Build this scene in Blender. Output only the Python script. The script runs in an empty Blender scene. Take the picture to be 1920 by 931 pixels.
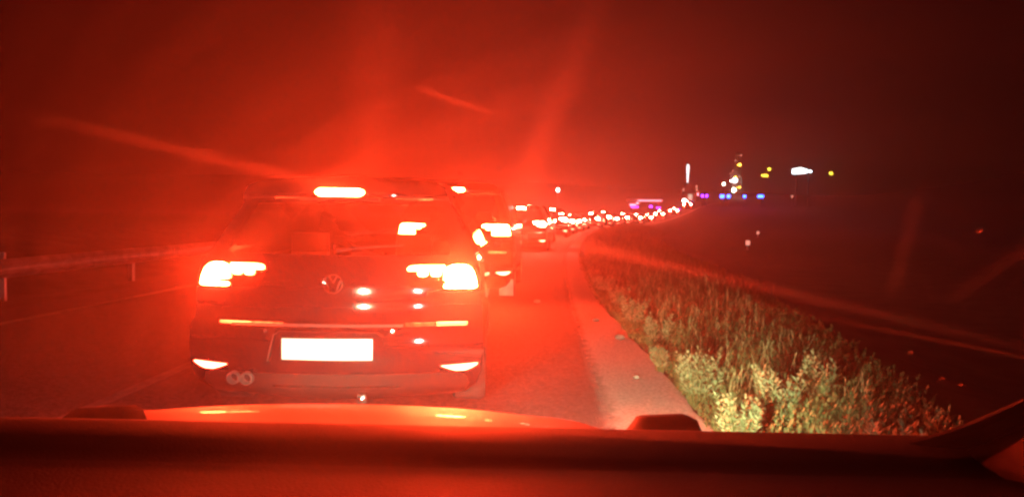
import bpy, math, random
from mathutils import Vector, Matrix
R = math.radians
random.seed(7)
S = bpy.context.scene
COL = S.collection

# ------------------------------------------------------------------ camera, world, exposure
cam_d = bpy.data.cameras.new('camera'); cam = bpy.data.objects.new('camera', cam_d); COL.objects.link(cam)
cam_d.sensor_width = 36; cam_d.lens = 26; cam_d.clip_start = 0.02; cam_d.clip_end = 6000
CAMZ = 1.345
ROLL, PITCH, YAW = 0.8, 2.7, 1.24
cam.matrix_world = (Matrix.Translation((0, 0, CAMZ)) @ Matrix.Rotation(R(YAW), 4, 'Z')
                    @ Matrix.Rotation(R(90 - PITCH), 4, 'X') @ Matrix.Rotation(R(ROLL), 4, 'Z'))
S.camera = cam
W = bpy.data.worlds.new('World'); S.world = W; W.use_nodes = True
nt = W.node_tree
sky = nt.nodes.new('ShaderNodeTexSky'); sky.sky_type = 'NISHITA'; sky.sun_disc = False
sky.sun_elevation = R(-4); sky.sun_rotation = R(200)
bg = nt.nodes['Background']; bg.inputs['Strength'].default_value = 0.006
nt.links.new(sky.outputs[0], bg.inputs['Color'])
S.view_settings.view_transform = 'Standard'; S.view_settings.look = 'None'
S.view_settings.exposure = 0; S.view_settings.gamma = 1
cy = S.cycles
cy.max_bounces = 5; cy.diffuse_bounces = 2; cy.glossy_bounces = 3; cy.transmission_bounces = 4
cy.volume_bounces = 0; cy.transparent_max_bounces = 16
cy.sample_clamp_direct = 0; cy.sample_clamp_indirect = 3
cy.caustics_reflective = False; cy.caustics_refractive = False
cy.use_light_tree = True
cy.filter_width = 2.6
try:
    cy.use_denoising = True
except Exception:
    pass

HAZE_DENSITY, HAZE_G = 0.0017, 0.70
FILM = 0.0195       # share of light the dusty film on the windscreen scatters forward
RED = (1.0, 0.039, 0.0095)
TAIL = 3400.0        # radiance of the near tail lamps

# ------------------------------------------------------------------ materials
def mat(name, col=(0.5, 0.5, 0.5), rough=0.6, metal=0.0, noise=0.0, nscale=20.0, coat=0.0, spec=0.5, bump=0.0, bscale=80.0, col2=None):
    m = bpy.data.materials.new(name); m.use_nodes = True
    n = m.node_tree.nodes; l = m.node_tree.links; b = n['Principled BSDF']
    b.inputs['Base Color'].default_value = (*col, 1); b.inputs['Roughness'].default_value = rough
    b.inputs['Metallic'].default_value = metal; b.inputs['Coat Weight'].default_value = coat
    b.inputs['Specular IOR Level'].default_value = spec
    tc = n.new('ShaderNodeTexCoord')
    if noise > 0 or col2:
        t = n.new('ShaderNodeTexNoise'); t.inputs['Scale'].default_value = nscale; t.inputs['Detail'].default_value = 6
        l.new(tc.outputs['Object'], t.inputs['Vector'])
        r = n.new('ShaderNodeValToRGB')
        a = tuple(max(0, c * (1 - noise)) for c in col); c2 = col2 or tuple(min(1, c * (1 + noise)) for c in col)
        r.color_ramp.elements[0].position = 0.3; r.color_ramp.elements[1].position = 0.7
        r.color_ramp.elements[0].color = (*a, 1); r.color_ramp.elements[1].color = (*c2, 1)
        l.new(t.outputs['Fac'], r.inputs[0]); l.new(r.outputs[0], b.inputs['Base Color'])
    if bump > 0:
        t2 = n.new('ShaderNodeTexNoise'); t2.inputs['Scale'].default_value = bscale; t2.inputs['Detail'].default_value = 4
        l.new(tc.outputs['Object'], t2.inputs['Vector'])
        bp = n.new('ShaderNodeBump'); bp.inputs['Strength'].default_value = bump; bp.inputs['Distance'].default_value = 0.02
        l.new(t2.outputs['Fac'], bp.inputs['Height']); l.new(bp.outputs[0], b.inputs['Normal'])
    return m

def emit(name, col, strength):
    m = bpy.data.materials.new(name); m.use_nodes = True
    n = m.node_tree.nodes; l = m.node_tree.links; n.clear()
    o = n.new('ShaderNodeOutputMaterial'); e = n.new('ShaderNodeEmission')
    e.inputs[0].default_value = (*col, 1); e.inputs[1].default_value = strength
    l.new(e.outputs[0], o.inputs[0])
    return m

M = {}
M['paint_black'] = mat('paint_black', (0.008, 0.008, 0.010), 0.07, 0.0, coat=0.3, noise=0.2, nscale=3)
M['paint_dark'] = mat('paint_dark', (0.018, 0.018, 0.02), 0.25, 0.3, coat=0.7)
M['paint_silver'] = mat('paint_silver', (0.35, 0.35, 0.36), 0.35, 0.6, coat=0.7)
M['plastic'] = mat('plastic', (0.014, 0.014, 0.014), 0.5, bump=0.15, bscale=300)
M['glass_dark'] = mat('glass_dark', (0.008, 0.008, 0.009), 0.06, spec=0.6)
gm = bpy.data.materials.new('rear_glass'); gm.use_nodes = True; gn = gm.node_tree.nodes; gl = gm.node_tree.links; gn.clear()
g_o = gn.new('ShaderNodeOutputMaterial'); g_t = gn.new('ShaderNodeBsdfTransparent'); g_g = gn.new('ShaderNodeBsdfGlossy'); g_m = gn.new('ShaderNodeMixShader')
g_t.inputs[0].default_value = (.75, .76, .75, 1); g_g.inputs['Roughness'].default_value = .03
g_m.inputs[0].default_value = .07; gl.new(g_t.outputs[0], g_m.inputs[1]); gl.new(g_g.outputs[0], g_m.inputs[2]); gl.new(g_m.outputs[0], g_o.inputs[0])
M['rear_glass'] = gm
M['chrome'] = mat('chrome', (0.75, 0.75, 0.75), 0.15, 1.0)
M['tyre'] = mat('tyre', (0.03, 0.03, 0.03), 0.85, noise=0.4, nscale=15)
M['moulding'] = mat('moulding', (0.10, 0.10, 0.10), 0.6, 0.2)
M['satin'] = mat('satin', (0.40, 0.38, 0.36), 0.42, 0.8)
M['rim'] = mat('rim', (0.4, 0.4, 0.4), 0.35, 0.9)
M['lit_tyre'] = mat('lit_tyre', (0.6, 0.58, 0.55), 0.6, noise=0.15, nscale=8)  # pale colour stands in for headlights falling on a tyre
M['plate'] = mat('plate', (0.85, 0.85, 0.85), 0.4)
M['ink'] = mat('ink', (0.45, 0.42, 0.45), 0.5)
M['lamp_red'] = mat('lamp_red', (0.05, 0.006, 0.005), 0.1, coat=0.5)
M['tail'] = emit('tail', RED, TAIL * .6)
M['tail_bright'] = emit('tail_bright', RED, TAIL * 2.1)
M['tail_strip'] = emit('tail_strip', RED, TAIL * 0.35)
M['brake_high'] = emit('brake_high', RED, TAIL * 0.6)
M['tail_mid'] = emit('tail_mid', RED, 2200)
M['tail_far'] = emit('tail_far', (1.0, 0.11, 0.06), 1500)
M['reflector_glow'] = emit('reflector_glow', (1, 0.06, 0.03), 70)  # headlight return put into the bumper reflectors as their own glow; no lamp
M['hood'] = mat('hood', (0.07, 0.046, 0.04), 0.58, 0.0, coat=0.04, spec=.35, noise=0.08, nscale=4)
M['dash'] = mat('dash', (0.024, 0.02, 0.02), 0.7, spec=.15, bump=0.15, bscale=350)
M['trim'] = mat('trim', (0.008, 0.008, 0.008), 0.8, spec=.15)
M['trim_gloss'] = mat('trim_gloss', (0.26, 0.22, 0.21), 0.6)
M['white_lamp'] = emit('white_lamp', (1, 0.93, 0.8), 700)

# ------------------------------------------------------------------ mesh builder
class MB:
    def __init__(s): s.v = []; s.f = []
    def add(s, vs, fs):
        o = len(s.v); s.v += [tuple(p) for p in vs]; s.f += [tuple(i + o for i in f) for f in fs]; return s
    def box(s, c, d, rot=None):
        vs = []
        for z in (-1, 1):
            for y in (-1, 1):
                for x in (-1, 1):
                    p = Vector((x * d[0] / 2, y * d[1] / 2, z * d[2] / 2))
                    if rot: p = rot @ p
                    vs.append(p + Vector(c))
        return s.add(vs, [(0, 2, 3, 1), (4, 5, 7, 6), (0, 1, 5, 4), (2, 6, 7, 3), (0, 4, 6, 2), (1, 3, 7, 5)])
    def tube(s, pts, r, n=8, cap=True):
        pts = [Vector(p) for p in pts]
        rs = r if isinstance(r, (list, tuple)) else [r] * len(pts)
        vs = []; fs = []
        for i, p in enumerate(pts):
            t = (pts[min(i + 1, len(pts) - 1)] - pts[max(i - 1, 0)]).normalized()
            a = t.cross(Vector((0, 0, 1)))
            if a.length < 1e-3: a = t.cross(Vector((0, 1, 0)))
            a.normalize(); b = t.cross(a)
            for k in range(n):
                th = 2 * math.pi * k / n
                vs.append(p + (a * math.cos(th) + b * math.sin(th)) * rs[i])
        for i in range(len(pts) - 1):
            for k in range(n):
                fs.append((i * n + k, i * n + (k + 1) % n, (i + 1) * n + (k + 1) % n, (i + 1) * n + k))
        if cap:
            fs.append(tuple(range(n))[::-1]); fs.append(tuple((len(pts) - 1) * n + k for k in range(n)))
        return s.add(vs, fs)
    def lathe(s, c, axis, prof, n=20):
        """prof: list of (r, h) along axis"""
        ax = Vector(axis).normalized(); a = ax.cross(Vector((0, 0, 1)))
        if a.length < 1e-3: a = Vector((1, 0, 0))
        a.normalize(); b = ax.cross(a); vs = []; fs = []
        for (r, h) in prof:
            for k in range(n):
                th = 2 * math.pi * k / n
                vs.append(Vector(c) + ax * h + (a * math.cos(th) + b * math.sin(th)) * r)
        for i in range(len(prof) - 1):
            for k in range(n):
                fs.append((i * n + k, i * n + (k + 1) % n, (i + 1) * n + (k + 1) % n, (i + 1) * n + k))
        return s.add(vs, fs)
    def grid(s, P, flip=False):
        r = len(P); c = len(P[0]); vs = [p for row in P for p in row]; fs = []
        for i in range(r - 1):
            for j in range(c - 1):
                q = (i * c + j, i * c + j + 1, (i + 1) * c + j + 1, (i + 1) * c + j)
                fs.append(q[::-1] if flip else q)
        return s.add(vs, fs)
    def slab(s, F, B):
        """closed solid between a front grid F and a back grid B (same shape)"""
        s.grid(F); s.grid(B, True)
        r = len(F); c = len(F[0])
        ring = [(0, j) for j in range(c)] + [(i, c - 1) for i in range(1, r)] + [(r - 1, j) for j in range(c - 2, -1, -1)] + [(i, 0) for i in range(r - 2, 0, -1)]
        vs = [F[i][j] for i, j in ring] + [B[i][j] for i, j in ring]; n = len(ring)
        return s.add(vs, [(k, n + k, n + (k + 1) % n, (k + 1) % n) for k in range(n)])
    def build(s, name, m, parent=None, smooth=True, angle=35):
        me = bpy.data.meshes.new(name); me.from_pydata(s.v, [], s.f)
        me.materials.append(m); me.validate(); me.update()
        if smooth:
            me.shade_smooth(); me.set_sharp_from_angle(angle=R(angle))
        o = bpy.data.objects.new(name, me); COL.objects.link(o)
        if parent: o.parent = parent
        return o

def tag(o, label=None, cat=None, group=None, kind=None):
    if label: o['label'] = label
    if cat: o['category'] = cat
    if group: o['group'] = group
    if kind: o['kind'] = kind
    return o
def empty(name, loc, label, cat, group=None, rz=0):
    o = bpy.data.objects.new(name, None); COL.objects.link(o); o.location = loc; o.rotation_euler = (0, 0, rz)
    o.empty_display_size = 0.2
    return tag(o, label, cat, group)
def copy_tree(o, parent=None):
    c = o.copy(); COL.objects.link(c)
    if parent: c.parent = parent
    for ch in list(o.children): copy_tree(ch, c)
    return c

def smooth(a, b, x):
    t = max(0.0, min(1.0, (x - a) / (b - a))); return t * t * (3 - 2 * t)
def lerp(a, b, t): return a + (b - a) * t
def interp(tab, x):
    if x <= tab[0][0]: return tab[0][1]
    for (a, va), (b, vb) in zip(tab, tab[1:]):
        if x <= b: return va + (vb - va) * (x - a) / (b - a)
    return tab[-1][1]

# ------------------------------------------------------------------ terrain and road
def cx(y): return 0.00142 * max(0.0, min(y, 330) - 2) ** 2 + (0.93 * (y - 330) if y > 330 else 0)
def cdx(y): return 2 * 0.00142 * max(0.0, min(y, 330) - 2)
def elev(y):
    e = 0.0013 * max(0.0, min(y, 165) - 112) ** 2
    return e + max(0, min(y, 260) - 165) * 0.06
def hill(t, y):
    h = 0.0
    h += -1.1 * smooth(2.6, 7.5, t) * (1 - smooth(90, 160, y)) + 0.05 * smooth(1.2, 1.8, t)
    h += -0.25 * smooth(-7.4, -9, t) + 0.9 * smooth(-9.5, -14, t)
    h += 26 * smooth(10, 110, t) * smooth(150, 400, y) + 6 * smooth(-20, -160, t) * smooth(60, 400, y)
    return h
def ground_z(x, y): return elev(y) + hill(x - cx(y), y)
YS = [-14, -8, -4, 0, 2, 3, 4, 5, 6, 7, 8, 9, 10, 12, 14, 16, 18, 20, 23, 26, 30, 34, 38, 43, 48, 54, 60, 67, 74, 82, 90, 99, 108, 117,
      126, 135, 144, 153, 162, 172, 185, 200, 220, 240, 265, 290, 320, 350, 390, 440, 500, 570, 650, 750, 900]
TS = [-420, -300, -200, -140, -100, -70, -50, -35, -25, -18, -14, -11.5, -9.5, -8.8, -8, -7.4, -6.6, -4, -2, 0, 0.6, 1.12, 1.4, 1.8, 2.2, 2.6, 3.2, 4, 5, 6, 7.5, 10,
      14, 20, 30, 42, 55, 70, 90, 120, 160, 220, 300, 420]
def fine_ys(a, b): return [y for y in YS if a <= y <= b]
def strip(name, t0, t1, m, dz, y0=-14, y1=390, nt_=2, jag=0.0, step=None, across=False):
    b = MB(); P = []
    ys = fine_ys(y0, y1)
    if step:
        ys2 = []
        for a, c in zip(ys, ys[1:]):
            k = max(1, int((c - a) / step)) if a < 30 else 1
            ys2 += [lerp(a, c, i / k) for i in range(k)]
        ys = ys2 + [ys[-1]]
    for y in ys:
        # piecewise-linear bed height so that sheets stay parallel to the ground sheet
        row = []
        for i in range(nt_ + 1):
            t = lerp(t0, t1, i / nt_) - (0.20 * smooth(5, 13, y) if jag and i == nt_ else 0)
            if jag and i == nt_: t += random.uniform(-jag, jag)
            row.append((bed_x(y) + t, y, bed_e(y) + dz))
        P.append(row)
    b.grid(P)
    o = b.build(name, m)
    if across:
        at_ = o.data.attributes.new('across', 'FLOAT', 'POINT')
        for i in range(len(o.data.vertices)): at_.data[i].value = (i % (nt_ + 1)) / nt_
    return o
def bed(fn, y):
    for a, c in zip(YS, YS[1:]):
        if a <= y <= c: return lerp(fn(a), fn(c), (y - a) / (c - a))
    return fn(y)
def bed_x(y): return bed(cx, y)
def bed_e(y): return bed(elev, y)

M['earth'] = mat('earth', (0.028, 0.026, 0.018), 0.95, noise=0.5, nscale=1.5, bump=0.6, bscale=6)
M['asphalt'] = mat('asphalt', (0.036, 0.035, 0.034), 0.85, noise=0.65, nscale=38, bump=0.7, bscale=75)
M['shoulder'] = mat('shoulder', (0.30, 0.28, 0.27), 0.95, noise=0.3, nscale=40, bump=0.22, bscale=160)
def fray(m):
    n = m.node_tree.nodes; l = m.node_tree.links; b = n['Principled BSDF']
    a = n.new('ShaderNodeAttribute'); a.attribute_name = 'across'; tc = n.new('ShaderNodeTexCoord')
    t = n.new('ShaderNodeTexNoise'); t.inputs['Scale'].default_value = 9; t.inputs['Detail'].default_value = 8; t.inputs['Roughness'].default_value = .8; l.new(tc.outputs['Object'], t.inputs['Vector'])
    k = n.new('ShaderNodeMath'); k.operation = 'MULTIPLY_ADD'; k.inputs[1].default_value = 2.6; l.new(a.outputs['Fac'], k.inputs[0]); l.new(t.outputs['Fac'], k.inputs[2])
    r = n.new('ShaderNodeMapRange'); r.inputs[1].default_value = .85; r.inputs[2].default_value = 1.35; l.new(k.outputs[0], r.inputs[0]); l.new(r.outputs[0], b.inputs['Alpha'])
fray(M['shoulder'])
M['line'] = mat('line', (0.09, 0.09, 0.085), 0.8, noise=0.35, nscale=12)

g = MB(); g.grid([[(cx(y) + t, y, ground_z(cx(y) + t, y)) for t in TS] for y in YS])
tag(g.build('ground', M['earth']), kind='structure')
tag(strip('road', -6.9, 0.56, M['asphalt'], 0.012, nt_=1), kind='structure')
tag(strip('gravel_shoulder', 0.36, 1.14, M['shoulder'], 0.020, nt_=6, jag=0.03, step=0.3, across=True), kind='structure')
tag(strip('road_edge_line', -6.10, -5.95, M['line'], 0.018, nt_=1), kind='structure')
tag(strip('road_centre_line', -2.97, -2.85, M['line'], 0.018, nt_=1), kind='structure')

# ------------------------------------------------------------------ our own car
OX = -0.36
own = empty('own_car', (OX, 0, 0.045), 'the car we look out of, its glossy bonnet, wiper pivots and dark dashboard', 'car')
def hz(d): return interp([(0.9, 0.975), (1.05, 0.972), (1.3, 0.945), (1.45, 0.915), (1.6, 0.877), (1.75, 0.835), (1.9, 0.780), (2.02, 0.70), (2.1, 0.60)], d)
F = []; 
for i in range(31):
    d = lerp(0.93, 2.1, i / 30); row = []
    for j in range(29):
        u = lerp(-1, 1, j / 28); hw = lerp(0.76, 0.70, i / 30)
        dd = d - 0.10 * u * u * (i / 30)
        row.append((u * hw, dd, hz(d) - 0.075 * abs(u) ** 3 - 0.02 * u * u + 0.008 * math.exp(-((abs(u) - 0.62) / 0.07) ** 2)))
    F.append(row)
b = MB(); b.slab(F, [[(p[0], p[1], p[2] - 0.02) for p in r] for r in F]); b.build('hood', M['hood'], own)
# fenders and nose
for sgn in (-1, 1):
    b = MB(); P = []
    for i in range(14):
        d = lerp(0.3, 2.05, i / 13); zt = hz(d) - 0.10
        P.append([(sgn * 0.765, d, zt), (sgn * 0.82, d, zt - 0.05), (sgn * 0.86, d, zt - 0.16), (sgn * 0.865, d, 0.55), (sgn * 0.84, d, 0.25)])
    b.slab(P, [[(p[0] - sgn * 0.02, p[1], p[2]) for p in r] for r in P]); b.build('fender', M['hood'], own)
b = MB(); P = []
for z, dy in ((0.59, 0.0), (0.5, 0.06), (0.38, 0.08), (0.25, 0.04)):
    P.append([(u * 0.82, 2.06 + dy - 0.16 * u * u, z) for u in [lerp(-1, 1, j / 16) for j in range(17)]])
b.slab(P, [[(p[0], p[1] - 0.03, p[2]) for p in r] for r in P]); b.build('front_bumper', M['hood'], own)
HL = []
for sgn in (-1, 1):
    hp = (sgn * 0.62, 2.03, 0.545); HL.append(hp)
    b = MB(); b.lathe((hp[0], hp[1] - 0.06, hp[2]), (0, 1, 0), [(0.03, 0), (0.085, 0.01), (0.095, 0.07), (0.088, 0.075)], 20)
    hb = b.build('headlight', M['plastic'], own)
    b = MB(); b.lathe((hp[0], hp[1] - 0.005, hp[2]), (0, 1, 0), [(0.0, 0.012), (0.04, 0.008), (0.07, 0.0)], 18)
    b.build('headlight_lens', M['white_lamp'], hb)
    L = bpy.data.lights.new('headlight_beam', 'SPOT'); L.energy = 1250 if sgn > 0 else 800; L.color = (0.95, 1.0, 0.55)
    L.spot_size = R(56); L.spot_blend = 0.9; L.shadow_soft_size = 0.05
    lo = bpy.data.objects.new('headlight_beam', L); COL.objects.link(lo); lo.parent = own
    lo.location = (hp[0], hp[1] + 0.03, hp[2])
    lo.rotation_euler = (R(90 - 11), 0, R(-12 if sgn > 0 else -6))
# cowl, wiper pivots, wiper arms
b = MB(); P = []
for d, z in ((0.70, 0.985), (0.80, 0.988), (0.92, 0.965), (0.95, 0.94)):
    P.append([(u * 0.78, d - 0.05 * u * u, z) for u in [lerp(-1, 1, j / 12) for j in range(13)]])
b.slab(P, [[(p[0], p[1], p[2] - 0.02) for p in r] for r in P]); b.build('cowl', M['plastic'], own)
for (xc, zt) in ((-0.175, 1.050), (0.532, 1.053)):
    b = MB(); F = []
    prof = [(-0.050, -0.05), (-0.048, -0.026), (-0.03, -0.002), (-0.024, 0.0), (0.028, 0.003), (0.038, -0.002), (0.045, -0.022), (0.046, -0.05)]
    F = [[(xc + px, dd, zt + (pz if dd == 0.90 else pz - 0.008)) for px, pz in prof] for dd in (0.86, 0.90, 0.94)]
    b.slab(F, [[(p[0], p[1], 0.96) for p in r] for r in F])
    wp = b.build('wiper_pivot', M['trim'], own)
    b = MB(); b.tube([(xc - 0.03, 0.91, zt - 0.03), (xc - 0.25, 0.90, zt - 0.036), (xc - 0.58, 0.87, zt - 0.046)], [0.004, 0.004, 0.003], 6)
    b.build('wiper_arm', M['trim'], wp)
# dashboard: pad, front ledge
b = MB(); P = []
for d, z in ((0.845, 1.035), (0.83, 1.058), (0.80, 1.066), (0.70, 1.066), (0.67, 1.066), (0.655, 1.069), (0.60, 1.074), (0.50, 1.082), (0.40, 1.085), (0.30, 1.08), (0.26, 1.05), (0.25, 0.8)):
    P.append([(u * 0.92, d, z) for u in [lerp(-.88, .88, j / 24) for j in range(25)]])
b.slab(P, [[(p[0], p[1] - 0.01, p[2] - 0.03) for p in r] for r in P]); b.build('dashboard', M['dash'], own)
# windscreen
def ws(u, v):
    x = u * lerp(0.86, 0.66, v); bow = 0.09 * u * u
    d = lerp(0.865, 0.02, v) - bow * (1 - 0.3 * v); z = lerp(1.005, 1.63, v) + 0.035 * math.sin(math.pi * v)
    return Vector((x, d, z))
F = [[ws(lerp(-1, 1, j / 24), lerp(0, 1, i / 16)) for j in range(25)] for i in range(17)]
nrm = Vector((0, 0.6, 0.8)) * 0.005
b = MB(); b.grid(F)
m = bpy.data.materials.new('windscreen_glass'); m.use_nodes = True; n = m.node_tree.nodes; l = m.node_tree.links; n.clear()
out = n.new('ShaderNodeOutputMaterial'); tr = n.new('ShaderNodeBsdfTransparent'); tl = n.new('ShaderNodeBsdfTranslucent'); mx = n.new('ShaderNodeMixShader')
tl.inputs[0].default_value = (0.9, 0.86, 0.82, 1); tr.inputs[0].default_value = (0.97, 0.98, 0.97, 1)
tc = n.new('ShaderNodeTexCoord')
FLARE_SCRATCH_LINES = [(.03, 1.362, .30, 1.300, .0035, .10), (.30, 1.300, .90, 1.168, .0035, .16), (.29, 1.371, .344, 1.355, .0014, .12), (.40, 1.42, .335, 1.27, .007, .07), (.25, 1.30, .305, 1.46, .014, .05)]  # lamp flare streaks painted into the film, plus one short scratch
MARKS = [(.585, 1.33, .625, 1.235, .004, .035), (.69, 1.315, .655, 1.235, .006, .03), (.70, 1.27, .735, 1.20, .003, .018), (.50, 1.24, .95, 1.157, .0015, .06)]
def math_n(op, a, bb=None, clamp=False):
    k = n.new('ShaderNodeMath'); k.operation = op; k.use_clamp = clamp
    for i, q in enumerate((a, bb)):
        if q is None: continue
        if isinstance(q, (int, float)): k.inputs[i].default_value = q
        else: l.new(q, k.inputs[i])
    return k.outputs[0]
sp = n.new('ShaderNodeSeparateXYZ'); l.new(tc.outputs['Object'], sp.inputs[0])
# smears stretched along the wiper sweep (arc round the pivot)
px_ = math_n('SUBTRACT', sp.outputs[0], 0.545); pz_ = math_n('SUBTRACT', sp.outputs[2], 0.95)
rad = math_n('SQRT', math_n('ADD', math_n('MULTIPLY', px_, px_), math_n('MULTIPLY', math_n('MULTIPLY', pz_, pz_), 1.9)))
cmb = n.new('ShaderNodeCombineXYZ'); l.new(math_n('MULTIPLY', rad, 38.0), cmb.inputs[0]); l.new(math_n('MULTIPLY', sp.outputs[0], 1.2), cmb.inputs[1])
n1 = n.new('ShaderNodeTexNoise'); n1.inputs['Scale'].default_value = 1.0; n1.inputs['Detail'].default_value = 5; l.new(cmb.outputs[0], n1.inputs['Vector'])
smear = math_n('MULTIPLY', math_n('POWER', n1.outputs['Fac'], 3.0), 1.5)
vo = n.new('ShaderNodeTexVoronoi'); vo.inputs['Scale'].default_value = 34; l.new(tc.outputs['Object'], vo.inputs['Vector'])
spx = n.new('ShaderNodeSeparateXYZ'); l.new(vo.outputs['Color'], spx.inputs[0])
keep = math_n('GREATER_THAN', spx.outputs[0], 0.35)
rad2 = math_n('MULTIPLY', spx.outputs[1], 0.10)
dot = math_n('MULTIPLY', math_n('POWER', math_n('SUBTRACT', 1.0, math_n('DIVIDE', vo.outputs['Distance'], rad2), True), .6), keep)
# painted flare streaks, a scratch and wiper smears: straight soft lines in the glass's own x/z
def flare_smear_line(x0, z0, x1, z1, width, amount):
    L_ = math.hypot(x1 - x0, z1 - z0); nx, nz = -(z1 - z0) / L_, (x1 - x0) / L_; c = nx * x0 + nz * z0
    dist = math_n('SUBTRACT', math_n('ADD', math_n('MULTIPLY', sp.outputs[0], nx), math_n('MULTIPLY', sp.outputs[2], nz)), c)
    q = math_n('DIVIDE', dist, width); gss = math_n('POWER', 2.718, math_n('MULTIPLY', math_n('MULTIPLY', q, q), -1.0))
    a = math_n('MULTIPLY', math_n('ADD', math_n('MULTIPLY', sp.outputs[0], (x1 - x0) / L_), math_n('MULTIPLY', sp.outputs[2], (z1 - z0) / L_)), 1.0)
    a0 = x0 * (x1 - x0) / L_ + z0 * (z1 - z0) / L_
    k = n.new('ShaderNodeMapRange'); k.interpolation_type = 'SMOOTHSTEP'; l.new(a, k.inputs[0])
    k.inputs[1].default_value = a0; k.inputs[2].default_value = a0 + L_ * .3
    k2 = n.new('ShaderNodeMapRange'); k2.interpolation_type = 'SMOOTHSTEP'; l.new(a, k2.inputs[0])
    k2.inputs[1].default_value = a0 + L_; k2.inputs[2].default_value = a0 + L_ * .7
    return math_n('MULTIPLY', math_n('MULTIPLY', gss, amount), math_n('MULTIPLY', k.outputs[0], k2.outputs[0]))
def total(qs):
    t_ = None
    for q in qs:
        g_ = flare_smear_line(*q); t_ = g_ if t_ is None else math_n('ADD', t_, g_)
    return t_
lines = total(FLARE_SCRATCH_LINES); marks = total(MARKS)
film = math_n('ADD', math_n('MULTIPLY', math_n('ADD', smear, 0.75), FILM), math_n('MULTIPLY', lines, FILM * 8), True)
nv = n.new('ShaderNodeCombineXYZ'); nv.inputs[0].default_value = 0.16; nv.inputs[1].default_value = -0.986; nv.inputs[2].default_value = 0.04      # dust grains scatter about the straight-through direction
def lobe(rough, ior):
    k = n.new('ShaderNodeBsdfRefraction'); k.distribution = 'GGX'; k.inputs['Roughness'].default_value = rough; k.inputs['IOR'].default_value = ior
    l.new(nv.outputs[0], k.inputs['Normal']); return k.outputs[0]
lm = n.new('ShaderNodeMixShader'); lm.inputs[0].default_value = 0.36
l.new(lobe(0.90, 1.45), lm.inputs[1])
lm2 = n.new('ShaderNodeMixShader'); lm2.inputs[0].default_value = 0.45; l.new(lobe(0.95, 1.16), lm2.inputs[1]); l.new(lobe(0.9, 1.035), lm2.inputs[2]); l.new(lm2.outputs[0], lm.inputs[2])
mf = n.new('ShaderNodeMixShader'); l.new(film, mf.inputs[0]); l.new(tr.outputs[0], mf.inputs[1]); l.new(lm.outputs[0], mf.inputs[2])
dirt = math_n('ADD', math_n('MULTIPLY', dot, 0.17), math_n('MULTIPLY', marks, 0.5), True)
l.new(dirt, mx.inputs[0]); l.new(mf.outputs[0], mx.inputs[1]); l.new(tl.outputs[0], mx.inputs[2]); l.new(mx.outputs[0], out.inputs[0])
wsg = b.build('windscreen', m, own)
def cat(P, n_):
    out_ = []
    for i in range(len(P) - 1):
        p0, p1, p2, p3 = (Vector(P[max(i - 1, 0)]), Vector(P[i]), Vector(P[i + 1]), Vector(P[min(i + 2, len(P) - 1)]))
        for k in range(n_):
            t = k / n_
            out_.append(tuple(.5 * (2 * p1 + (p2 - p0) * t + (2 * p0 - 5 * p1 + 4 * p2 - p3) * t * t + (3 * p1 - p0 - 3 * p2 + p3) * t ** 3)))
    return out_ + [tuple(P[-1])]
# pillars, roof and header
for sgn in (-1, 1):
    cv = [(0.52, .79, 1.054), (0.62, .785, 1.047), (0.70, .78, 1.045), (0.762, .775, 1.054), (0.812, .768, 1.071), (0.852, .757, 1.094), (0.885, .742, 1.118), (0.915, .715, 1.145), (0.935, .66, 1.215), (0.93, .55, 1.315), (0.86, .3, 1.47), (0.74, .02, 1.62), (0.72, -.8, 1.65)]
    cv = cat(cv, 4); pts = [(sgn * a, d, z) for a, d, z in cv]
    b = MB(); b.tube(pts, [interp([(0.5, .003), (0.70, .010), (.80, .014), (.88, .015), (1.2, .035)], a if d > .6 else 1.0 + (.6 - d) * .4) for a, d, z in cv], 10); b.build('windscreen_pillar', M['trim'], own)
    b = MB(); G = []
    for a, d, z in cv[:41]:
        q = smooth(.6, .9, a)
        G.append([(sgn * (a + k * (.03 + .07 * q)), d - .01 - .32 * k * (.55 + .45 * q), z - .006 - .02 * (1 - q) * k + (.06 + .10 * smooth(.72, .87, a)) * k * q) for k in (0, .15, .35, .6, .8, 1.0)])
    b.slab(G, [[(p[0], p[1], p[2] - .02) for p in r] for r in G]); b.build('pillar_trim', M['trim_gloss'], own)
b = MB(); P = []
for d, z in ((0.03, 1.645), (-0.1, 1.68), (-0.7, 1.70), (-1.5, 1.69)):
    P.append([(u * 0.72, d, z - 0.05 * u * u) for u in [lerp(-1, 1, j / 10) for j in range(11)]])
b.slab(P, [[(p[0], p[1], p[2] - 0.03) for p in r] for r in P]); b.build('roof', M['hood'], own)
for sgn in (-1, 1):
    b = MB(); P = []
    for d in (0.72, 0.6, 0.3, -0.3, -1.5):
        P.append([(sgn * 0.95, d, 0.98), (sgn * 0.94, d, 0.9), (sgn * 0.90, d, 0.6), (sgn * 0.88, d, 0.25)])
    b.slab(P, [[(p[0] - sgn * 0.02, p[1], p[2]) for p in r] for r in P]); b.build('door', M['trim_gloss'], own)

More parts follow.
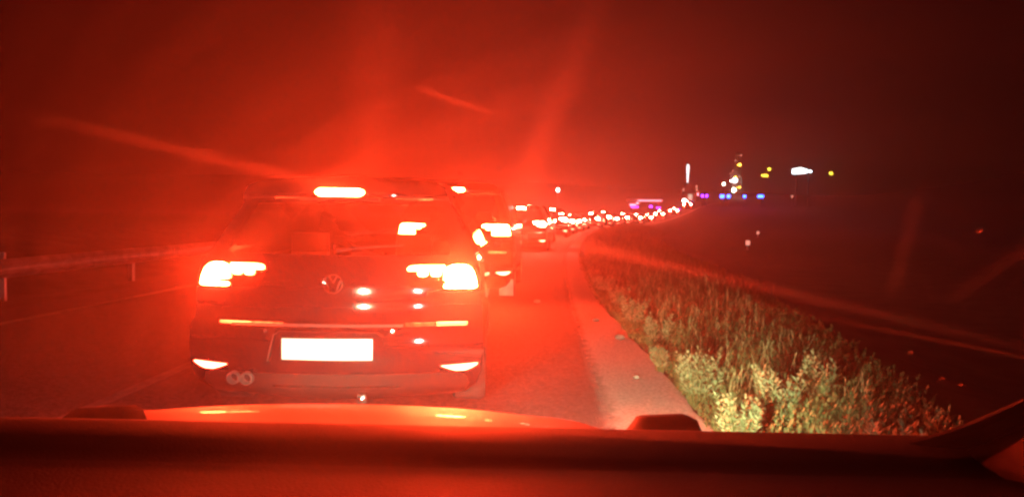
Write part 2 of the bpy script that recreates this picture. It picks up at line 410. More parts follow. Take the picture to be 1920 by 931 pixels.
# ------------------------------------------------------------------ cars in the queue
ROWS = [(0.165, .62), (0.185, .80), (0.25, .865), (0.34, .895), (0.45, .908), (0.60, .906), (0.62, .905), (0.635, .903), (0.655, .900), (0.70, .897), (0.78, .894), (0.82, .892), (0.86, .890), (0.92, .886), (0.97, .878), (1.02, .868), (1.06, .838),
        (1.20, .778), (1.385, .690), (1.40, .672), (1.43, .668), (1.50, .640), (1.535, .585), (1.56, .36), (1.57, 0.0)]
REAR = [(0.165, .16), (0.185, .10), (0.25, .045), (0.34, .008), (0.45, .0), (0.60, .0), (0.62, .008), (0.635, .03), (0.655, .07), (0.70, .086), (0.78, .080), (0.82, .0785), (0.86, .078), (0.92, .082), (0.97, .098), (1.02, .13), (1.06, .165),
        (1.20, .255), (1.385, .37), (1.40, .30), (1.43, .275), (1.50, .285), (1.535, .34), (1.56, .40), (1.57, .42)]
def xh(z): return interp(ROWS, z)
def rear_y(x, z):
    s = abs(x) / max(0.3, xh(z)); return interp(REAR, z) + 0.17 * min(1.0, s) ** 2.05
def patch(rows, off, thick=0.012, nx=10, b=None):
    b = b or MB(); Fp = []; Bp = []
    for (z, x0, x1) in rows:
        f = []; k = []
        for j in range(nx + 1):
            x = lerp(x0, x1, j / nx); y = rear_y(x, z)
            f.append((x, y - off, z)); k.append((x, y - off + thick, z))
        Fp.append(f); Bp.append(k)
    b.slab(Fp, Bp); return b
BELT = 1.02
def make_car(paint, label, lit_tyre=False, badge=True, lamp='tail', big=False):
    root = empty('queued_car', (0, 0, 0), label, 'car', 'cars waiting in the traffic queue')
    b = MB(); Z = [r[0] for r in ROWS]; X = [r[1] for r in ROWS]
    # rear face
    P = [[(lerp(-1, 1, j / 24) * x, rear_y(lerp(-1, 1, j / 24) * x, z), z) for j in range(25)] for z, x in zip(Z, X) if x > 0.01]
    o_ = len(b.v); b.grid(P)
    def hole(f):
        pp = [b.v[i] for i in f]; zc_ = sum(p[2] for p in pp) / 4; xc_ = sum(p[0] for p in pp) / 4
        return 1.06 < zc_ < 1.385 and abs(xc_) < .66 * (1 - (zc_ - 1.06) * .35)
    b.f = [f for f in b.f if not hole(f)]
    WSG = {}
    # flanks, stations towards the front
    st = [(0.0, 1, 1.0), (0.62, 1, 1.01), (0.95, 1, 1.02), (1.8, 1.04, 1.012), (2.5, 1.0, 1.012), (2.9, .6, 1.015), (3.25, .16, 1.02), (3.6, .10, 1.015), (4.1, -.02, .97), (4.35, -.25, .88), (4.42, -.45, .8)]
    for sgn in (-1, 1):
        G = []
        for (yb, H, w) in st:
            row = []
            for z, x in zip(Z, X):
                rr = rear_y(sgn * x, z)
                y = rr if yb == 0 else (yb + 0.25 * max(0, rr - .15) if yb < .9 else yb)
                if yb == 0.62: y = max(y, rr + 0.06)
                zz = z; xx = x * w
                if z > BELT:
                    zz = BELT + (z - BELT) * H
                    k = max(0.0, 1 - max(H, 0)); xx = x * w * (1 - k) + k * min(1, (1.57 - z) / .55 + 0.02) ** 0.5 * 0.84
                    if x == 0: xx = 0
                elif H < 0: zz = z + (z - 0.2) * H * 0.3
                row.append((sgn * xx, y, zz))
            G.append(row)
        WSG[sgn] = [r[-3:] for r in G[4:7]]
        b.grid(G, flip=sgn > 0)
    def wsh(f):
        pp = [b.v[i] for i in f]; return 2.5 < sum(p[1] for p in pp) / len(pp) < 3.25 and abs(sum(p[0] for p in pp) / len(pp)) < .62 and sum(p[2] for p in pp) / len(pp) > 1.08
    b.f = [f for f in b.f if not wsh(f)]
    # underbody and nose closing faces
    b.grid([[(-.80, .3, .17), (.80, .3, .17)], [(-.78, 4.3, .16), (.78, 4.3, .16)]])
    b.build('body', paint, root, angle=70)
    fw = MB()
    for sgn in (-1, 1): fw.grid([[(p[0], p[1], p[2] + .004) for p in r] for r in WSG[sgn]], flip=sgn > 0)
    fw.build('windscreen', M['rear_glass'], root)
    # glass
    b = patch([(1.075, -.73, .73), (1.09, -.75, .75), (1.2, -.70, .70), (1.36, -.625, .625), (1.375, -.60, .60)], 0.006, 0.01, 16)
    rw = b.build('rear_window', M['rear_glass'], root)
    b = MB(); b.tube([(0.0, rear_y(0, 1.08) - .03, 1.085), (0.12, rear_y(.1, 1.10) - .028, 1.105), (0.40, rear_y(.4, 1.13) - .02, 1.12)], [.012, .009, .005], 6)
    b.build('rear_wiper', M['plastic'], rw)
    for sgn in (-1, 1):
        b = MB(); F_ = []
        for z, ya, yc in ((1.07, .62, 2.98), (1.2, .66, 2.86), (1.38, .78, 2.62), (1.46, .95, 2.50)):
            F_.append([(sgn * (xh(z) * 1.018 + .010), lerp(ya, yc, j / 8), z) for j in range(9)])
        b.slab(F_, [[(p[0] - sgn * .012, p[1], p[2]) for p in r] for r in F_]); b.build('side_window', M['glass_dark'], root)
        b = MB(); b.tube([(sgn * (xh(z) * 1.018 + .014), y, z) for z, y in ((1.035, .585), (1.09, .60), (1.25, .68))], [.012, .010, .005], 6)
        b.build('window_trim', M['chrome'], root)
        b = MB(); b.lathe((sgn * .97, 2.95, 1.05), (0, 1, 0), [(0.0, -.04), (.058, -.035), (.065, 0), (.04, .05), (0, .06)], 12)
        b.tube([(sgn * .86, 2.96, 1.01), (sgn * .94, 2.96, 1.03)], .02, 6); b.build('mirror', paint, root)
    # lamps
    for sgn in (-1, 1):
        def mir(rows): return [(z, min(sgn * a, sgn * c), max(sgn * a, sgn * c)) for z, a, c in rows]
        hs = patch(mir([(.845, .62, .868), (.86, .46, .872), (.96, .43, .868), (1.01, .44, .84), (1.02, .50, .80)]), .006, .012, 12).build('tail_light', M['lamp_red'], root)
        blk = patch(mir([(.858, .68, .84), (.864, .665, .856), (.872, .66, .858), (.880, .672, .857), (.882, .74, .856), (.902, .74, .853), (.904, .675, .852), (.915, .66, .850), (.955, .662, .838), (.985, .68, .815), (1.0, .715, .78)]), .016, .008, 10)
        
        if big: blk = patch(mir([(.862, .60, .855), (.87, .59, .858), (.98, .60, .835), (1.0, .64, .80)]), .016, .008, 10)
        blk.build('brake_light', M['tail_bright' if lamp == 'tail' and sgn > 0 else lamp], hs)
        s_ = MB()
        patch(mir([(.968, .445, .66), (.978, .435, .66), (.992, .45, .66), (.998, .50, .66)]), .016, .008, 8, s_)
        for a in (.50, .58):
            patch(mir([(.934, a + .012, a + .048), (.945, a, a + .06), (.967, a, a + .06)]), .016, .008, 4, s_)
        s_.build('light_strip', M['tail_strip'] if lamp == 'tail' else M[lamp], hs)
        bl = patch(mir([(.345, .74, .80), (.358, .70, .835), (.372, .665, .86), (.378, .65, .868), (.386, .86, .875)]), .010, .012, 10).build('bumper_reflector', M['reflector_glow'], root)
    patch([(1.430, -.13, .11), (1.438, -.15, .13), (1.454, -.165, .145), (1.470, -.15, .13), (1.476, -.13, .11)], .008, .012, 12).build('high_brake_light', M['brake_high'] if lamp == 'tail' else M[lamp], root)
    im = MB(); mc = Vector((.0, 2.62, 1.43))
    to_cam = (Vector((1.19, -4.45, 1.345)) - mc).normalized(); to_lamp = (Vector((.3, -6, 1.6)) - mc).normalized()
    hv = (to_cam + to_lamp).normalized(); ex_ = hv.cross(Vector((0, 0, 1))).normalized(); ez_ = ex_.cross(hv)
    F_ = [[mc + ex_ * (a * .10 * (1 - .25 * abs(c) ** 2)) + ez_ * (c * .035) + hv * (-.004 * a * a) for a in [lerp(-1, 1, j / 8) for j in range(9)]] for c in (-1, -.6, 0, .6, 1)]
    im.slab(F_, [[p - hv * .02 for p in r] for r in F_]); im.tube([mc - hv * .02, mc + Vector((0, .06, .10))], .008, 6); im.build('inner_mirror', M['plastic'], root)
    for hx in (-.38, .38):
        hr = MB(); F_ = [[(hx + a * .13, 1.0 + .02 * a * a, z) for a in (-1, -.8, -.4, 0, .4, .8, 1)] for z in (1.0, 1.12, 1.17)]
        hr.slab(F_, [[(p[0], p[1] + .07, p[2]) for p in r] for r in F_]); hr.build('headrest', M['plastic'], root)
    patch([(1.402, -.26, .24), (1.418, -.26, .24)], .055, .06, 12).build('added_lamp_baffle', M['plastic'], root)  # added lip, keeps the high lamp's light off the rear window
    # plate, its recess outline and the bumper mouldings
    rim = MB(); patch([(.405, -.375, .335), (.42, -.37, .33), (.58, -.335, .295), (.595, -.31, .27)], .004, .008, 12, rim); rim.build('plate_recess', M['paint_black'], root)
    pl = patch([(.428, -.295, .245), (.556, -.295, .245)], .016, .008, 10).build('number_plate', M['plate'], root)
    if badge:
        for (a, c, z0, z1) in ((.105, .109, .492, .508), (.112, .116, .494, .508), (.119, .122, .492, .504), (.128, .134, .498, .506), (.182, .186, .514, .524)):
            patch([(z0, a, c), (z1, a + .003, c + .003)], .0185, .003, 1).build('plate_mark', M['ink'], pl)
    ol = MB(); pts = [(-.385, .41), (-.345, .575), (-.31, .60), (0, .603), (.27, .598), (.305, .575)]
    ol.tube([(x, rear_y(x, z) - .012, z) for x, z in pts], .006, 6); ol.build('plate_surround', M['chrome'], root)
    patch([(.627, -.62, .42), (.640, -.62, .42)], .018, .012, 20).build('bumper_moulding', M['moulding'], root)
    patch([(.150, -.70, .70), (.185, -.78, .78), (.25, -.82, .82), (.318, -.80, .80), (.335, -.70, .70)], .012, .014, 20).build('valance', M['plastic'], root)
    patch([(.247, -.36, .40), (.262, -.36, .40)], .026, .012, 16).build('skid_strip', M['chrome'], root)
    ex = MB()
    for x in (-.60, -.515):
        ex.lathe((x, rear_y(x, .30) - .06, .30), (0, 1, 0), [(.026, .14), (.028, 0.006), (.034, -.004), (.040, .003), (.040, .14)], 20)
    ex.build('exhaust_pipes', M['satin'], root)
    tw = MB(); tw.box((.18, .06, .185), (.05, .10, .05)); tw.lathe((.18, 0.0, .19), (0, 1, 0), [(.0, -.02), (.022, -.012), (.022, .02)], 10); tw.build('tow_hitch', M['chrome'], root)
    for x in (-.40, .36):
        sc_ = MB(); sc_.lathe((x, rear_y(x, .598) - .006, .598), (0, -1, 0), [(.012, 0), (.011, .004), (.0, .005)], 10); sc_.build('parking_sensor', M['chrome'], root)
    if badge:
        em = MB(); zc = .885; ring = []
        for k in range(25):
            th = 2 * math.pi * k / 24; x = -.005 + .055 * math.cos(th); z = zc + .055 * math.sin(th)
            ring.append((x, rear_y(x, z) - .012, z))
        em.tube(ring, .006, 6, cap=False)
        for path_ in ([(-.025, .045), (0, .005), (.025, .045)], [(-.045, .02), (-.022, -.04), (0, 0.0), (.022, -.04), (.045, .02)]):
            em.tube([(x - .005, rear_y(x, zc + z) - .012, zc + z) for x, z in path_], .005, 5)
        em.build('badge', M['chrome'], root)
    # wheels
    for (yw) in (.80, 3.45):
        for sgn in (-1, 1):
            b = MB(); c = (sgn * .80, yw, .325)
            b.lathe(c, (sgn, 0, 0), [(.20, -.10), (.30, -.11), (.322, -.085), (.325, 0), (.322, .085), (.30, .115), (.215, .12), (.20, .10)], 28)
            ty = b.build('wheel', M['tyre'], root)
            b = MB(); b.lathe(c, (sgn, 0, 0), [(.205, .09), (.20, .115), (.17, .10), (.06, .108), (0, .112)], 20); b.build('rim', M['rim'], ty)
    if lit_tyre:
        for sgn in (-1, 1):
            b = MB(); b.box((sgn * .80, .40, .16), (.22, .012, .22)); b.build('added_lit_tyre_panel', M['lit_tyre'], root)  # added pale panel where headlights brighten the rear tyre
    return root

def queue_pos(y): return (-1.19 + cx(y), y, elev(y) + 0.012)
car1 = make_car(M['paint_black'], 'black SUV right in front with its blank glowing number plate and twin exhausts')
car1.location = queue_pos(4.45); car1.location.x = -1.19; car1.rotation_euler.z = R(2.6); car1.scale = (1.02, 1, 1)
car2 = make_car(M['paint_dark'], 'dark car directly ahead of the black SUV with pale panels added at its headlit rear tyres', lit_tyre=True, badge=False, lamp='tail_mid', big=True)
car2.location = queue_pos(11.1); car2.location.x = -1.14; car2.scale = (1.0, 1.0, 1.16); car2.rotation_euler.z = -math.atan(cdx(12))
proto = make_car(M['paint_dark'], 'x', badge=False, lamp='tail_far', big=True)
ORD = ['third', 'fourth', 'fifth', 'sixth', 'seventh', 'eighth', 'ninth', 'tenth', 'eleventh', 'twelfth', 'thirteenth', 'fourteenth', 'fifteenth', 'sixteenth', 'seventeenth', 'eighteenth']
ys = [26, 33.5, 41, 49, 57, 65, 74, 83, 92, 102, 112, 123, 134, 146, 158]
for i, y in enumerate(ys):
    o = proto if i == 0 else copy_tree(proto)
    o.location = queue_pos(y); o.location.x += random.uniform(-.35, .35) if i else 0.1; o.location.y += random.uniform(-1.2, 1.2) if i else 0
    o.rotation_euler.z = -math.atan(cdx(y + 2))
    k = random.uniform(.88, 1.15) if i else 1.05
    o.scale = (1.0, 1.0, k)
    o['label'] = 'dark car with brake lights on, %s in the queue counting from the black SUV' % ORD[i]

# ------------------------------------------------------------------ guard rail on the far side
gr = empty('guard_rail', (-7.75, 0, 0), 'pale steel guard rail along the far left edge of the road', 'guard rail')
M['steel'] = mat('steel', (0.2, 0.2, 0.2), 0.5, 0.2, noise=0.25, nscale=5)
def beam_pt(y, q):
    prof = [(0.0, .40), (.03, .43), (.07, .47), (.03, .52), (.03, .55), (.07, .60), (.03, .65), (0.0, .68)][q]
    return (bed_x(y) - .0 + prof[0] + .0, y, bed_e(y) + prof[1] - .1)
b = MB(); Fg = [[beam_pt(y, q) for q in range(8)] for y in fine_ys(0, 120)]
b.slab(Fg, [[(p[0] - .012, p[1], p[2]) for p in r] for r in Fg]); b.build('beam', M['steel'], gr)
y = 2.0
while y < 110:
    b = MB(); b.box((bed_x(y) - .06, y, bed_e(y) + .15), (.08, .10, .86)); b.build('post', M['steel'], gr); y += 4

# ------------------------------------------------------------------ grass and weeds on the verge
WE = [(1.22, 5.2, .42, .20, 26, 'big pale leafy weed clump spilling onto the gravel edge'),
      (1.20, 4.05, .36, .18, 24, 'pale leafy weed nearest the bonnet beside the wiper pivot'),
      (1.52, 4.5, .42, .17, 22, 'pale weed standing behind the nearest clump'),
      (1.15, 6.3, .22, .12, 12, 'small low weed alone on the gravel edge past the big clump'),
      (1.32, 7.4, .34, .20, 18, 'weed with reddish tips halfway along the gravel edge'),
      (1.26, 8.8, .38, .22, 18, 'weed with upright shoots where the gravel edge narrows'),
      (1.30, 10.4, .34, .22, 16, 'farther weed tuft among orange lit grass'),
      (1.28, 12.4, .36, .24, 16, 'farthest leafy weed on the verge edge before the dark'),
      (1.95, 4.9, .40, .12, 12, 'narrow pale weed deep in the tall grass'),
      (1.75, 3.75, .26, .07, 7, 'short pale weed sprig poking up over the dashboard edge'),
      (1.93, 3.72, .24, .06, 6, 'rightmost short weed sprig over the dashboard edge')]
def blades(name, n_, area, m, hmin, hmax, wid, lean=.35, seg=3):
    b = MB()
    for _ in range(n_):
        x, y, hs = area()
        if any((x - q[0] + .04) ** 2 + ((y - q[1] + .15) * .7) ** 2 < (q[3] * 1.1) ** 2 for q in WE[:5]): hs *= .35
        z = ground_z(x, y) - .01; h = random.uniform(hmin, hmax) * hs; a = random.uniform(0, 6.283)
        dx, dy = math.cos(a), math.sin(a); le = random.uniform(.05, lean) * h; w = wid * random.uniform(.6, 1.3)
        ang = random.uniform(0, 6.283); px, py = math.cos(ang) * w, math.sin(ang) * w
        vs = []
        for i in range(seg + 1):
            t = i / seg; q = 1 - t ** 1.5
            cxx = x + dx * le * t * t; cyy = y + dy * le * t * t; czz = z + h * (t - .15 * t * t)
            if i == seg: vs.append((cxx, cyy, czz))
            else: vs += [(cxx - px * q, cyy - py * q, czz), (cxx + px * q, cyy + py * q, czz)]
        fs = [(2 * i, 2 * i + 1, 2 * i + 3, 2 * i + 2) for i in range(seg - 1)] + [(2 * seg - 2, 2 * seg - 1, 2 * seg)]
        b.add(vs, fs)
    return b.build(name, m, smooth=False)
M['dry_grass'] = mat('dry_grass', (0.11, 0.12, 0.035), 0.8, noise=.4, nscale=2.2, col2=(.22, .22, .08))
M['green_grass'] = mat('green_grass', (0.07, 0.09, 0.025), 0.8, noise=.3, nscale=3)
M['seed'] = mat('seed', (0.30, 0.25, 0.12), 0.8, noise=.3, nscale=9)
M['leaf'] = mat('leaf', (0.22, 0.27, 0.12), 0.7, noise=.3, nscale=6, col2=(.38, .42, .24))
def area_near():
    y = 2.6 + 22 * random.random() ** 1.7
    t = 1.12 - .2 * smooth(5, 13, y) + random.uniform(0, .12) + (1.0 + .24 * max(0, y - 3)) * random.random() ** 1.4
    return cx(y) + t, y, (.45 + .55 * smooth(1.15, 1.7, t)) * (1 - .45 * smooth(1.7, 2.8 + .22 * (y - 3), t)) 
def area_far():
    y = 20 + 70 * random.random() ** 1.5; t = 1.2 + 5 * random.random() ** 1.3
    return cx(y) + t, y, 1.0
tag(blades('grass', 42000, area_near, M['dry_grass'], .07, .29, .0019, lean=1.0), 'dry uncut grass along the lit right verge', 'grass', kind='stuff')
tag(blades('low_grass', 9000, area_near, M['green_grass'], .10, .30, .006), 'short green grass under the dry stalks on the verge', 'grass', kind='stuff')
tag(blades('far_grass', 9000, area_far, M['dry_grass'], .25, .6, .010, seg=2), 'dry grass on the verge beside the distant cars', 'grass', kind='stuff')
def stalks():
    b = MB()
    for _ in range(260):
        y = 4.6 + 11 * random.random() ** 1.3; t = 1.3 + (.7 + .12 * (y - 3)) * random.random(); x = cx(y) + t; z = ground_z(x, y)
        h = random.uniform(.18, .34); a = random.uniform(0, 6.28); le = random.uniform(.02, .14)
        top = (x + math.cos(a) * le, y + math.sin(a) * le, z + h)
        b.tube([(x, y, z), (x + math.cos(a) * le * .3, y + math.sin(a) * le * .3, z + h * .6), top], [.0022, .002, .0012], 3, cap=False)
        for k in range(5):
            q = 1 - k * .05; aa = random.uniform(0, 6.28); r = .013
            c0 = Vector(top) - Vector((0, 0, k * .03))
            b.add([c0, c0 + Vector((math.cos(aa) * r * .5, math.sin(aa) * r * .5, .02)), c0 + Vector((math.cos(aa) * r, math.sin(aa) * r, .045)), c0 + Vector((0, 0, .022))], [(0, 1, 2, 3)])
    return b.build('seed_stalks', M['seed'], smooth=False)
tag(stalks(), 'tall thin seed stalks standing above the verge grass', 'grass', kind='stuff')
def shoots():
    b = MB()
    for _ in range(5200):
        x, y, hs = area_near(); z = ground_z(x, y); h = random.uniform(.10, .26) * hs; la = random.uniform(0, 6.28); le = random.uniform(0, .06)
        top = Vector((x + math.cos(la) * le, y + math.sin(la) * le, z + h)); base = Vector((x, y, z))
        for k in range(9):
            t = .25 + .75 * k / 8; p = base.lerp(top, t); aa = k * 2.4 + random.uniform(-.4, .4); L_ = random.uniform(.03, .06) * (1.2 - .5 * t)
            d = Vector((math.cos(aa), math.sin(aa), random.uniform(.7, 1.8))).normalized(); sd = d.cross(Vector((0, 0, 1))).normalized() * L_ * .16
            b.add([p, p + d * L_ * .5 - sd, p + d * L_, p + d * L_ * .5 + sd], [(0, 1, 2, 3)])
    return b.build('leafy_undergrowth', M['shoot'], smooth=False)
M['shoot'] = mat('shoot', (0.09, 0.115, 0.035), 0.75, noise=.4, nscale=1.6, col2=(.21, .23, .09))
tag(shoots(), 'dense low leafy undergrowth filling the verge', 'undergrowth', kind='stuff')
def weed(x, y, h, spread, n_st, label, leafm):
    o = empty('weed_plant', (x, y, ground_z(x, y)), label, 'weed', 'leafy weeds at the edge of the verge')
    sb = MB(); lb = MB()
    for _ in range(n_st):
        a = random.uniform(0, 6.28); r = spread * random.random() ** .6; hh = h * random.uniform(.65, 1.0)
        base = Vector((math.cos(a) * r * .35, math.sin(a) * r * .35, -.01)); top = Vector((math.cos(a) * r, math.sin(a) * r, hh))
        mid = base.lerp(top, .5) + Vector((0, 0, .04))
        sb.tube([base, mid, top], [.005, .004, .002], 4, cap=False)
        for k in range(20):
            t = .22 + .80 * k / 20; p = base.lerp(mid, t * 2) if t < .5 else mid.lerp(top, t * 2 - 1)
            aa = k * 2.4 + random.uniform(-.4, .4); L_ = random.uniform(.05, .085) * (1.15 - .55 * t); up = random.uniform(.35, 1.0)
            d = Vector((math.cos(aa), math.sin(aa), up)).normalized(); sd = d.cross(Vector((0, 0, 1))).normalized() * L_ * .20
            e = p + d * L_; q = p + d * L_ * .5 + Vector((0, 0, L_ * .08))
            lb.add([p, q - sd, e, q + sd], [(0, 1, 2, 3)])
    sb.build('stems', M['green_grass'], o); lb.build('leaves', leafm, o, smooth=False)
    return o
for w in WE: weed(*w[:5], w[5], M['leaf'])
M['stone'] = mat('stone', (0.22, 0.2, 0.18), 0.9, noise=.3, nscale=30)
for (x, y, r, lab) in ((.15, 11.0, .05, 'small pale stone on the asphalt beside the gravel strip'), (.86, 9.2, .045, 'small pale stone at the grass end of the gravel'),
                       (.9, 6.0, .025, 'tiny pebble on the gravel near the weed clump'), (1.0, 7.9, .05, 'pale stone where the gravel meets the weeds')):
    b = MB(); prof = [(0.001, -.5), (.7, -.35), (1, 0), (.75, .4), (.3, .6), (0.001, .62)]
    b.lathe((0, 0, 0), (0, 0, 1), [(r * a * 1.2, r * c) for a, c in prof], 9)
    b.v = [(p[0] * random.uniform(.85, 1.15), p[1] * random.uniform(.85, 1.15), p[2]) for p in b.v]
    o = b.build('stone', M['stone'], angle=60); o.location = (x, y, bed_e(y) + .02 + r * .4); tag(o, lab, 'stone')

# ------------------------------------------------------------------ lights on the far hillside
BOOST = 1.7
cm = cam.matrix_world.copy(); FPX = 1920 * 26 / 36
def ray(u, v):
    d = cm.to_3x3() @ Vector(((u - 960) / FPX, -(v - 465.5) / FPX, -1)); return d / d.y
def at(u, v, D):
    d = ray(u, v); return Vector((0, 0, CAMZ)) + d * D
def on_hill(u, v, hl, d0=165, d1=880):
    """first distance at which the pixel's ray is hl above the ground"""
    D = d0
    while D < d1:
        p = at(u, v, D)
        if p.z <= ground_z(p.x, p.y) + hl: return p
        D += 2
    return at(u, v, d1)
M['pole'] = mat('pole', (0.25, 0.25, 0.25), 0.5, 0.6)
M['wall'] = mat('wall', (0.45, 0.42, 0.38), 0.9, noise=.2, nscale=1)
M['roof_tile'] = mat('roof_tile', (0.2, 0.08, 0.05), 0.9, noise=.3, nscale=3)
E = {'blue': emit('blue', (0.02, 0.10, 1.0), 9 * BOOST), 'violet': emit('violet', (0.25, 0.03, 1.0), 6 * BOOST), 'white': emit('white', (1, .97, .9), 9 * BOOST), 'amber': emit('amber', (1, .5, .05), 8 * BOOST),
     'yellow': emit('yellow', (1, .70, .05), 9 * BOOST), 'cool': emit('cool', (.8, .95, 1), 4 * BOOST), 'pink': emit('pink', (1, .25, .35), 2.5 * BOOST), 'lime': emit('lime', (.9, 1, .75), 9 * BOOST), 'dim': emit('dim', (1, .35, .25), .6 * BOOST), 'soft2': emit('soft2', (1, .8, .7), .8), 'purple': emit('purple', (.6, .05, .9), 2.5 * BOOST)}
def pole_lamp(u, v, hl, em, wpx, hpx, name, label, cat, group=None, D=None, arm=False):
    wpx *= .85; hpx *= .85
    p = at(u, v, D) if D else on_hill(u, v, hl)
    g0 = ground_z(p.x, p.y); s = p.y / FPX; h = p.z - g0
    o = empty(name, (p.x, p.y, g0), label, cat, group)
    b = MB(); b.tube([(0, .1, -.3), (0, .1, h)], [.10, .06], 8); b.build('pole', M['pole'], o)
    b = MB(); b.box((0, .12, h), (wpx * s * 1.15, .3, hpx * s * 1.25)); hd = b.build('lamp_housing', M['pole'], o)
    b = MB(); F_ = []
    for zz, q in ((-.5, .75), (-.3, 1), (.3, 1), (.5, .75)):
        F_.append([(k * wpx * s * q, -.06 - .05 * (1 - 4 * k * k), h + zz * hpx * s) for k in (-.5, -.25, 0, .25, .5)])
    b.slab(F_, [[(p_[0], -.03, p_[2]) for p_ in r] for r in F_]); b.build('lamp', em, hd)
    return o
G = 'blue lights in a row on the hillside'
pole_lamp(1317, 367, 3, E['violet'], 5, 6, 'blue_light', 'violet blue light next to the grey building, leftmost of the blue row', 'light', G)
pole_lamp(1325, 367, 3, E['violet'], 5, 6, 'blue_light', 'violet blue light second from the grey building in the blue row', 'light', G)
pole_lamp(1354, 368, 3, E['blue'], 9, 7, 'blue_light', 'wide bright blue light below the light mast', 'light', G)
pole_lamp(1366, 368, 3, E['blue'], 7, 7, 'blue_light', 'bright blue light joined to the wide one below the mast', 'light', G)
pole_lamp(1396, 368, 3, E['blue'], 6, 6, 'blue_light', 'small single blue light between the two wider blue ones', 'light', G)
pole_lamp(1426, 368, 3, E['blue'], 13, 6, 'blue_light', 'wide blue light at the dark end of the blue row', 'light', G)
pole_lamp(1442, 317, 5, E['yellow'], 6, 6, 'yellow_lamp', 'upper yellow lamp above the long yellow light', 'lamp')
pole_lamp(1434, 329, 4, E['yellow'], 14, 5, 'yellow_lamp', 'long yellow lamp on the hill with a smaller one above', 'lamp')
pole_lamp(1558, 325, 5, E['yellow'], 7, 6, 'yellow_lamp', 'lone yellow lamp beyond the bright white billboard', 'lamp')
pole_lamp(1357, 345, 5, E['lime'], 5, 6, 'street_lamp', 'round white lamp beside the light mast', 'street lamp')
pole_lamp(1485, 368, 3, E['dim'], 4, 6, 'marker_light', 'dim pink light alone on the dark slope', 'light')
pole_lamp(1283, 376, 3, E['white'], 8, 7, 'street_lamp', 'round white lamp at the foot of the grey building', 'street lamp', D=175)
pole_lamp(1046, 356, 5, E['white'], 6, 7, 'street_lamp', 'small white lamp high above the queue of cars', 'street lamp', D=90)
# white billboard, tapering away
p = on_hill(1507, 320, 9); g0 = ground_z(p.x, p.y); s = p.y / FPX; h = p.z - g0
o = empty('billboard', (p.x, p.y, g0), 'brightly lit white billboard high on the right hillside', 'billboard')
b = MB()
for x in (-12 * s, 10 * s): b.tube([(x, .4, -.5), (x, .4, h + 2 * s)], .15, 8)
b.build('posts', M['pole'], o)
b = MB(); F_ = [[(-20 * s, 0, h - 6 * s), (0, .5, h - 5 * s), (12 * s, 1, h - 2.5 * s), (19 * s, 1.2, h - 2 * s)], [(-20 * s, 0, h + 3 * s), (-4 * s, .4, h + 6 * s), (8 * s, .9, h + 3 * s), (19 * s, 1.2, h + 1 * s)]]
b.slab(F_, [[(q[0], q[1] + .4, q[2]) for q in r] for r in F_]); b.build('lit_panel', E['cool'], o)
# mast dotted with lamps
p = on_hill(1381, 352, 3, d0=200); g0 = ground_z(p.x, p.y); s = p.y / FPX; h0 = p.z - g0
o = empty('light_mast', (p.x, p.y, g0), 'tall mast dotted with small amber and white lamps', 'mast')
b = MB(); H_ = h0 + 66 * s
for sx in (-1, 1):
    for sy in (-1, 1): b.tube([(sx * 1.6, sy * 1.6, -1), (sx * .25, sy * .25, H_)], .08, 5)
for k in range(12):
    t = k / 12; r = lerp(1.6, .25, t); z = H_ * t
    b.tube([(-r, -r, z), (r, -r, z + H_ / 14)], .04, 4); b.tube([(r, r, z), (-r, r, z + H_ / 14)], .04, 4)
b.build('lattice', M['pole'], o)
for (u, v, w_, e) in ((1390, 291, 3, 'dim'), (1379, 301, 3, 'dim'), (1387, 309, 5, 'amber'), (1374, 320, 3, 'dim'), (1369, 325, 3, 'dim'), (1371, 331, 3, 'dim'), (1379, 332, 4, 'amber'),
                      (1387, 331, 3, 'dim'), (1378, 338, 9, 'white'), (1371, 339, 4, 'white'), (1375, 347, 3, 'dim'), (1387, 351, 3, 'amber'), (1376, 356, 8, 'lime')):
    q = at(u, v, p.y - 2) - Vector((p.x, p.y, g0)); b = MB()
    b.lathe((q.x, q.y, q.z), (0, 1, 0), [(0.0, -.3), (w_ * s * .4, -.2), (w_ * s * .5, 0), (w_ * s * .4, .2), (0, .3)], 10)
    b.tube([(q.x, q.y, q.z), (0, 0, q.z)], .05, 4); b.build('mast_lamp', E[e], o)
# pale building with a lit spire
p = at(1291, 372, 185); g0 = ground_z(p.x, p.y); s = p.y / FPX; zz = p.z - g0
o = empty('spire_building', (p.x, p.y, g0), 'small grey building topped by a thin white lit spire', 'building')
b = MB(); b.box((0, 2, (zz + 10 * s) / 2 - .5), (26 * s, 4, zz + 10 * s + 1)); b.build('wall', M['wall'], o, smooth=False)
b = MB(); zt = zz + 10 * s; b.add([(-14 * s, 0, zt), (14 * s, 0, zt), (14 * s, 4.2, zt), (-14 * s, 4.2, zt), (0, 2, zt + 22 * s)], [(0, 1, 4), (1, 2, 4), (2, 3, 4), (3, 0, 4), (3, 2, 1, 0)]); b.build('roof', M['roof_tile'], o, smooth=False)
b = MB(); b.tube([(0, 1.6, zt + 20 * s), (0, 1.6, zt + 48 * s), (0, 1.6, zt + 54 * s)], [.9 * s, 2.6 * s, 1.8 * s], 10); b.build('spire', emit('spire', (.85, .95, 1), 1.6 * BOOST), o)
for (du, dv, w_, e) in ((3, -3, 8, 'soft'), (-8, 2, 3, 'dim'), (-10, -16, 3, 'dim'), (15, -16, 3, 'dim'), (14, -22, 3, 'dim'), (17, -8, 3, 'pink')):
    E.setdefault('soft', emit('soft', (.8, .7, .55), .5 * BOOST))
    b = MB(); b.box((du * s, -.06, zz - dv * s), (w_ * s, .1, (w_ + 2) * s)); b.build('window', E[e], o, smooth=False)
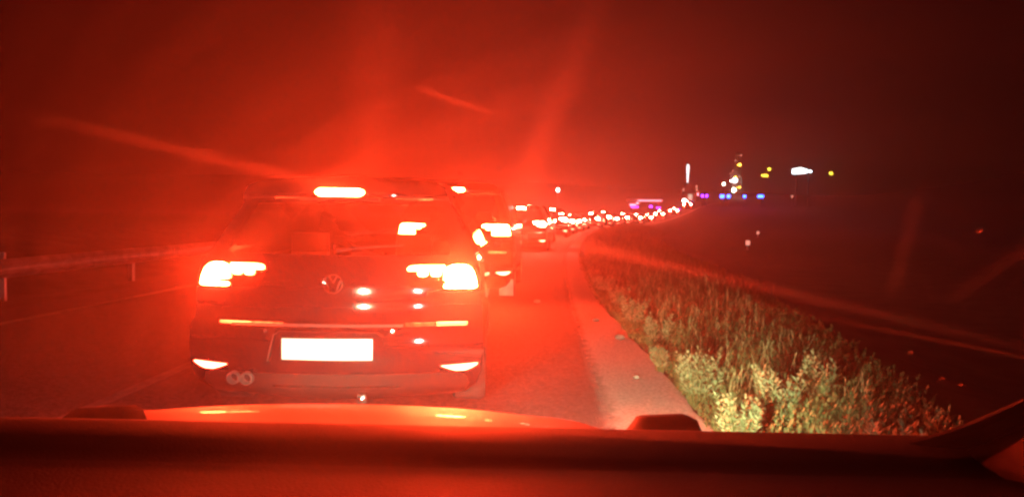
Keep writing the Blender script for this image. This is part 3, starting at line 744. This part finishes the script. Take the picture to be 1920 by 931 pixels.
# filling-station canopy with violet lights
p = at(1212, 384, 150); g0 = ground_z(p.x, p.y); s = p.y / FPX; zz = p.z - g0
o = empty('lit_canopy', (p.x, p.y, g0), 'roadside canopy outlined in pink and violet light beyond the queue', 'canopy')
b = MB(); b.box((0, 2.5, zz + 9 * s), (62 * s, 5, .5)); b.build('canopy_roof', M['wall'], o, smooth=False)
for x in (-24, 24):
    b = MB(); b.tube([(x * s, 2.5, -.5), (x * s, 2.5, zz + 9 * s)], .15, 8); b.build('column', M['pole'], o)
b = MB(); b.box((6 * s, -.12, zz + 8 * s), (44 * s, .15, 2.0 * s)); b.build('light_strip', E['pink'], o, smooth=False)
for (u, v, w_, e) in ((-26, 0, 12, 'pink'), (-22, -4, 14, 'purple'), (8, -3, 5, 'violet'), (22, -5, 8, 'purple'), (-17, 3, 5, 'pink')):
    b = MB(); b.box((u * s, -.3, zz + v * s), (w_ * s, .2, 3 * s)); b.build('sign_light', E[e], o, smooth=False)
# little marker posts in the field
for (u, v, D, lab) in ((1402, 455, 24, 'short pale marker post standing alone in the dark field'), (1421, 436, 42, 'far small marker post in the dark field')):
    p = on_hill(u, v, .55, 20, 200); g0 = ground_z(p.x, p.y); h = max(.4, p.z - g0 + .15)
    o = empty('marker_post', (p.x, p.y, g0), lab, 'marker post')
    b = MB(); b.box((0, 0, h / 2 - .1), (.10, .05, h + .2)); b.build('post', M['plate'], o, smooth=False)
    b = MB(); b.box((0, -.03, h - .15), (.3, .02, .35)); b.build('glow_reflector', E['dim'], o, smooth=False)  # glows by itself in place of returned headlight
# delineator at the left edge
p = at(3, 494, 11.5); g0 = ground_z(p.x, p.y)
o = empty('delineator_post', (p.x, p.y, g0), 'white roadside delineator post at the far left edge', 'marker post')
b = MB(); b.box((0, 0, .38), (.11, .05, .84)); b.build('post', M['plate'], o, smooth=False)
b = MB(); b.box((0, -.03, p.z - g0), (.12, .02, .07)); b.build('glow_reflector', E['soft2'], o, smooth=False)  # returned headlight built in as emission, not a lamp

# ------------------------------------------------------------------ haze
b = MB(); b.box((60, 440, 35), (1400, 940, 80))
m = bpy.data.materials.new('haze'); m.use_nodes = True; n = m.node_tree.nodes; n.clear()
out = n.new('ShaderNodeOutputMaterial'); pv = n.new('ShaderNodeVolumePrincipled')
pv.inputs['Color'].default_value = (.95, .95, .95, 1); pv.inputs['Density'].default_value = HAZE_DENSITY; pv.inputs['Anisotropy'].default_value = HAZE_G
m.node_tree.links.new(pv.outputs[0], out.inputs['Volume'])
hzb = b.build('haze', m, smooth=False); tag(hzb, kind='stuff')
